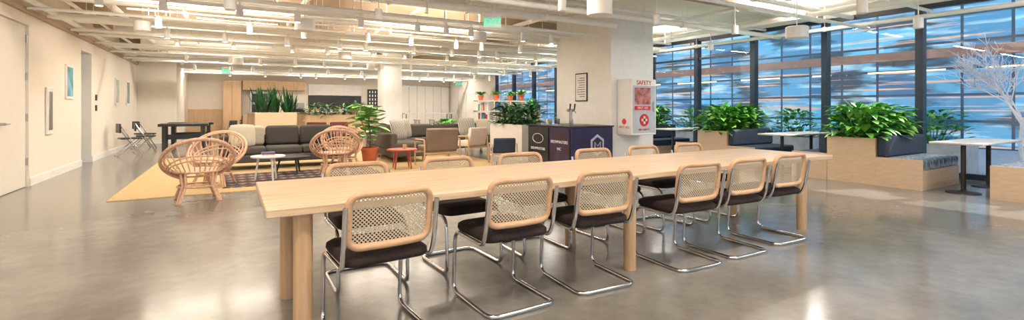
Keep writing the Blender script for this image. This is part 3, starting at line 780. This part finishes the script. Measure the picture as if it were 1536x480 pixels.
for sx in (-1.1, 1.1):
    for sy in (-.28, .28): MB().cyl((sx, sy, 0), (sx, sy, .98), .02, n=8).obj('leg', BLACK, c)
lounge('armchair', 'burgundy upholstered armchair by the divider planter', (2.3, 16.6, 0), 150, BURG, BEECH)
lounge('armchair', 'burgundy upholstered armchair with wooden frame', (3.3, 16.6, 0), 200, BURG, BEECH)
for x, r in ((3.6, 170), (4.25, 185)):
    copy_thing(c0, (x, 19.4, 0), r, 'light cane chair in the cafe area')['group'] = 'cane chairs in the cafe area'

# ------------------------------------------------------------ ceiling services
HANG = {}
def hanger(parent, loc, z, r=.006):
    L = round(HZ-z, 2)
    if L not in HANG:
        o = MB().cyl((0, 0, 0), (0, 0, L), .006, n=6).obj('hanger', PIPEW); HANG[L] = o.data
    else:
        o = bpy.data.objects.new('hanger', HANG[L]); COL.objects.link(o)
    o.parent = parent; o.location = loc
def pipeX(y, z, r, x0=-2.7, x1=XW-.05, name='ceiling_pipe', label='cream painted pipe run under the ceiling', mat=PIPEW, cat='pipe', step=3.2):
    c = thing(name, label, cat, (0, y, z))
    m = MB().cyl((x0, 0, 0), (x1, 0, 0), r, n=12)
    x = x0+.6+R.random()
    while x < x1-.2:
        m.cyl((x-.03, 0, 0), (x+.03, 0, 0), r*1.2+.004, n=12); hanger(c, (x, 0, 0), z); x += step
    m.obj('pipe_body', mat, c)
def pipeY(x, z, r, y0, y1, name='ceiling_conduit', label='cream painted conduit running along the ceiling', mat=PIPEW, cat='pipe'):
    c = thing(name, label, cat, (x, 0, z))
    m = MB().cyl((0, y0, 0), (0, y1, 0), r, n=12)
    y = y0+.5+R.random()
    while y < y1-.2:
        m.cyl((0, y-.03, 0), (0, y+.03, 0), r*1.2+.004, n=12); hanger(c, (0, y, 0), z); y += 3.2
    m.obj('pipe_body', mat, c)
for y, z, r in ((3.6, 3.02, .03), (4.6, 2.85, .03), (4.9, 3.12, .045), (6.4, 2.9, .05), (6.75, 3.12, .03), (9.75, 2.95, .06), (10.15, 2.80, .025), (10.5, 3.1, .04), (11.1, 2.85, .055), (11.35, 2.85, .03), (11.7, 3.05, .03), (12.2, 2.98, .08),
                (12.5, 2.8, .03), (13.1, 2.8, .035), (14.2, 2.95, .06), (14.5, 2.78, .025), (15.0, 3.1, .04), (15.6, 2.85, .05), (16.1, 2.75, .03), (16.6, 2.95, .06), (17.9, 2.75, .035), (18.2, 2.9, .06), (19.3, 2.8, .05), (20.3, 2.95, .08), (21.4, 2.75, .04), (22.6, 2.9, .09), (23.4, 2.7, .04), (24.3, 2.85, .07)):
    pipeX(y, z, r)
for y, z, r in ((7.35, 2.95, .06), (7.85, 2.8, .03), (8.6, 2.84, .035), (8.95, 2.96, .06), (9.3, 2.9, .025)): pipeX(y, z, r, -2.7, 6.82)
for x, z, r, y0, y1 in ((-2.6, 2.88, .05, 4, 20.6), (-2.3, 3.0, .03, 4, 20.6), (-1.9, 3.15, .06, 3, 20.6), (-.8, 3.2, .03, 5, 25.9), (1.2, 3.22, .05, 5, 25.9), (3.3, 3.25, .03, 5, 25.9), (5.9, 3.22, .05, 4, 25.9), (8.6, 3.2, .04, 2, 25.9), (9.4, 3.0, .05, 1, 20), (10.2, 3.15, .03, 1, 20), (10.75, 2.9, .04, 1, 20)):
    pipeY(x, z, r, y0, y1)
def duct(x0, y0, z0, x1, y1, z1, label='large rectangular cream air duct'):
    c = thing('air_duct', label, 'duct', ((x0+x1)/2, (y0+y1)/2, (z0+z1)/2)); a, b2, d2 = (x1-x0)/2, (y1-y0)/2, (z1-z0)/2
    MB().box(-a, -b2, -d2, a, b2, d2).obj('duct_body', PIPEW, c)
    n = int((x1-x0)/1.3); fl = MB().box(-.02, -b2-.02, -d2-.02, .02, b2+.02, d2+.02).obj('duct_flange', CEIL, c, (-a+.02, 0, 0))
    child_copies(fl, [(-a+.02+k*(2*a-.04)/n, 0, 0) for k in range(1, n+1)])
    for k in range(4): hanger(c, (-a+1+k*(2*a-2)/3, 0, d2), z1)
duct(-2.2, 13.4, 2.95, 10.5, 13.9, 3.3); duct(-2.2, 17.1, 2.95, 4.5, 17.6, 3.3); duct(-1.5, 21.8, 2.8, 10.5, 22.3, 3.2); duct(-2.2, 8.08, 3.1, 5.5, 8.4, 3.36)
def flex(pts, r, label='crinkled flexible white air duct'):
    P = []
    pts = [Vector(p) for p in pts]
    for a, b2 in zip(pts, pts[1:]):
        for k in range(10): P.append(a.lerp(b2, k/10))
    P.append(pts[-1]); sm = P[:]
    for _ in range(6): sm = [sm[0]]+[(sm[i-1]+sm[i]*2+sm[i+1])/4 for i in range(1, len(sm)-1)]+[sm[-1]]
    fine = []
    for a, b2 in zip(sm, sm[1:]): fine += [a, a.lerp(b2, .5)]
    m = MB(); m.tube(fine, r, 20)
    for i in range(len(fine)):
        if i % 2:
            for k in range(20):
                v = Vector(m.v[i*20+k]); m.v[i*20+k] = tuple(fine[i]+(v-fine[i])*.93)
    c = thing('flexible_duct', label, 'duct', (0, 0, 0), 0, 'flexible air ducts')
    m.obj('duct_body', FOIL, c, ang=20)
    for p in (fine[8], fine[-8]): hanger(c, (p.x, p.y, p.z+r), p.z+r)
    return c
flex([(1.7, 7.6, 3.2), (2.2, 7.6, 3.2), (3.0, 7.62, 3.2)], .13)
flex([(3.6, 7.6, 3.2), (4.6, 7.62, 3.18), (5.6, 7.6, 3.2)], .13)
flex([(6.2, 10.95, 3.17), (6.9, 10.8, 3.12), (8.2, 10.95, 3.17)], .13)
flex([(3.5, 11.95, 3.22), (4.3, 11.9, 3.22), (5.6, 11.95, 3.22)], .13)
flex([(-.6, 11.95, 3.22), (.2, 11.9, 3.22), (1.0, 11.95, 3.22)], .13)
for i, y in enumerate((5.6, 10.0, 12.9, 14.75, 17.85, 19.8, 24.8)):
    S(MB().box(XL, y-.12, HZ-.24, XW, y+.12, HZ).obj('trim_%d' % (10+i), CONCR))
jb = None
for k in range(18):
    x, y = R.uniform(-2, 10.5), R.uniform(6.8, 22)
    if 6.6 < x < 8.4 and 7.3 < y < 9.7: continue
    if jb is None:
        jb = thing('ceiling_sprinkler', 'small white sprinkler drop from the ceiling', 'sprinkler', (x, y, 2.78), 0, 'sprinkler heads')
        MB().cyl((0, 0, 0), (0, 0, HZ-2.78), .016, n=8).obj('drop_pipe', PIPEW, jb)
        MB().lathe([(.01, -.05), (.035, -.045), (.035, -.04), (.015, -.03), (.02, 0), (.03, .02)], 12).obj('sprinkler_nozzle', WHITE, jb)
    else: copy_thing(jb, (x, y, 2.78))
c = thing('cable_tray', 'wire cable tray with tangled white cables', 'cable tray', (2.4, 6.1, 3.05))
m = MB().box(-3.2, -.16, 0, 3.2, -.15, .06).box(-3.2, .15, 0, 3.2, .16, .06).box(-3.2, -.15, 0, 3.2, .15, .006)
m.obj('tray', PIPEW, c)
for x in (-2.5, 0, 2.5): hanger(c, (x, 0, 0), 3.05)
for k in range(12):
    x = R.uniform(-2.8, 1.0); pts = []
    ph = R.uniform(0, 6); y = R.uniform(-.12, .12)
    for j in range(22): pts.append((x+j*.1, y+.16*math.sin(j*.9+ph), .03+.14*abs(math.sin(j*.6+ph))-(.2 if k % 3 == 0 else 0)*math.sin(j*.15)))
    MB().tube(pts, .009, 5).obj('cable', PAPER, c)

rng = random.Random(3)
def tspot(loc):
    c = thing('track_spotlight', 'small white cylindrical track spotlight', 'lamp', loc, group='track spotlights')
    MB().cyl((0, 0, .09), (0, 0, .16), .012, n=6).cyl((0, 0, -.09), (0, 0, .09), .048, .048, 16).obj('lamp_housing', WHITE, c)
    MB().cyl((0, 0, -.094), (0, 0, -.0905), .038, n=16).obj('lens', LENS, c)
    return c
first = None
for ty, x0, x1, tz in ((8.25, -1.5, 6.5, 2.86), (9.55, -1, 6.5, 2.8), (10.8, -1, 10, 2.78), (12.75, -1, 10, 2.86), (15.3, -1, 10, 2.72), (18.7, -1, 10, 2.72), (21.0, 0, 10, 2.72)):
    tr = meta(MB().box(x0-.4, ty-.018, tz, x1+.4, ty+.018, tz+.03).obj('lighting_track', PIPEW), 'thin cream lighting track holding spotlights', 'track')
    for k in range(4): hanger(tr, (x0+(x1-x0)*k/3, ty, tz+.03), tz+.03)
    x = x0
    while x < x1:
        p = (x, ty, tz-.16)
        if first is None: first = tspot(p)
        else: copy_thing(first, p)
        x += rng.uniform(.5, 1.3)
def drum(x, y, z, r, h):
    c = thing('pendant_drum', 'white cylindrical ceiling pendant on a thin rod', 'lamp', (x, y, z), group='pendant drums')
    MB().lathe([(r*.9, -h/2), (r, -h/2+.005), (r, h/2-.01), (r*.9, h/2)], 28).obj('drum_shade', WHITE, c)
    MB().cyl((0, 0, h/2), (0, 0, HZ-z), .008, n=6).obj('rod', WHITE, c)
for a in ((1.08, 8.66, 2.64, .16, .2), (4.4, 8.8, 2.72, .17, .18), (4.34, 4.99, 2.62, .17, .22), (8.2, 4.46, 2.52, .17, .2), (3.6, 4.85, 2.56, .05, .18), (0, 7, 2.58, .07, .18), (6.16, 5.65, 2.73, .06, .16),
          (6.8, 2.9, 2.53, .06, .2), (9.9, 3.4, 2.67, .07, .18), (8.2, 5.6, 2.72, .06, .16), (9.5, 7.1, 2.66, .06, .16), (1.87, 7.0, 2.62, .05, .16),
          (-1.3, 10.3, 2.66, .12, .18), (2.6, 13.0, 2.62, .16, .2), (6.3, 13.0, 2.62, .16, .2), (.2, 15.9, 2.6, .14, .2), (4.0, 15.9, 2.6, .14, .2), (7.8, 15.9, 2.6, .14, .2), (9.0, 11.5, 2.62, .14, .2)): drum(*a)
def exit_sign(x, y, z, rz, s=1):
    c = thing('exit_sign', 'hanging exit sign with green lettering', 'sign', (x, y, z), rz, 'exit signs')
    bx('sign_panel', SIGNP, c, -.17*s, -.006, -.11*s, .17*s, .006, .11*s)
    bx('housing', WHITE, c, -.17*s, -.03, .11*s, .17*s, .03, .16*s)
    text_mesh('EXIT', .17*s, GREENT, c, (0, -.009, 0), (math.radians(90), 0, 0))
    MB().cyl((0, 0, .16*s), (0, 0, HZ-z), .006, n=6).obj('rod', WHITE, c)
exit_sign(3.76, 7.0, 2.68, -28, .85); exit_sign(-.1, 20.6, 2.62, 0, 1); exit_sign(9.9, 22, 2.45, -15, 1)

# ------------------------------------------------------------ lights
def area(x, y, z, sx, sy, p, col, down=True, rz=0):
    l = bpy.data.lights.new('ceiling_and_fill_light', 'AREA'); l.shape = 'RECTANGLE'; l.size = sx; l.size_y = sy; l.energy = p; l.color = col
    o = bpy.data.objects.new('ceiling_and_fill_light', l); COL.objects.link(o); o.location = (x, y, z)
    o.rotation_euler = (0 if down else math.pi, 0, rz)
WARM = (1, .875, .73); NEU = (1, .94, .88)
def linear(x, y, e=1):
    c = thing('linear_light', 'slim suspended linear light fixture', 'lamp', (x, y, 3.0), group='linear light fixtures')
    bx('channel', WHITE, c, -1.2, -.05, 0, 1.2, .05, .05)
    hanger(c, (-1, 0, .05), 3.05); hanger(c, (1, 0, .05), 3.05)
    warm = WARM if x < 7 else NEU
    area(x, y, 2.995, 2.3, .09, 62*e, warm); area(x, y, 3.06, 2.3, .09, 58*e, warm, False)  # upward strip above each channel is added to brighten ceiling and pipes
for y in (-2, 1.5, 5.2, 9.15, 11.95, 14.0, 16.3, 19.0, 23.2):
    for x in (-.3, 3.6, 9.3): linear(x, y)
for y in (14.0, 19.0, 23.2): linear(6.6, y, .8)
sl = bpy.data.lights.new('sun', 'SUN'); sl.energy = 8; sl.angle = .006; sl.color = (1, .97, .92)
so = bpy.data.objects.new('sun', sl); COL.objects.link(so)
so.rotation_euler = Vector((-1, .22, -.857)).to_track_quat('-Z', 'Y').to_euler()

wd = bpy.data.worlds.new('World'); sc.world = wd; wd.use_nodes = True
nt = wd.node_tree; bg = nt.nodes['Background']
tc = nt.nodes.new('ShaderNodeTexCoord'); gr = nt.nodes.new('ShaderNodeSeparateXYZ'); rp = nt.nodes.new('ShaderNodeValToRGB')
nt.links.new(tc.outputs['Generated'], gr.inputs[0]); nt.links.new(gr.outputs['Z'], rp.inputs[0]); nt.links.new(rp.outputs[0], bg.inputs[0])
rp.color_ramp.elements[0].color = (.85, .92, 1, 1); rp.color_ramp.elements[1].color = (.5, .7, 1, 1)
bg.inputs[1].default_value = 1.4

# ------------------------------------------------------------ camera
cam = bpy.data.cameras.new('Camera'); cam.sensor_width = 36; cam.lens = 36*715/1536; cam.shift_y = -78/1536
co = bpy.data.objects.new('Camera', cam); COL.objects.link(co); co.location = (0, 0, 1.25)
co.rotation_euler = (math.radians(90), 0, math.radians(-30.6)); sc.camera = co
sc.view_settings.view_transform = 'Standard'
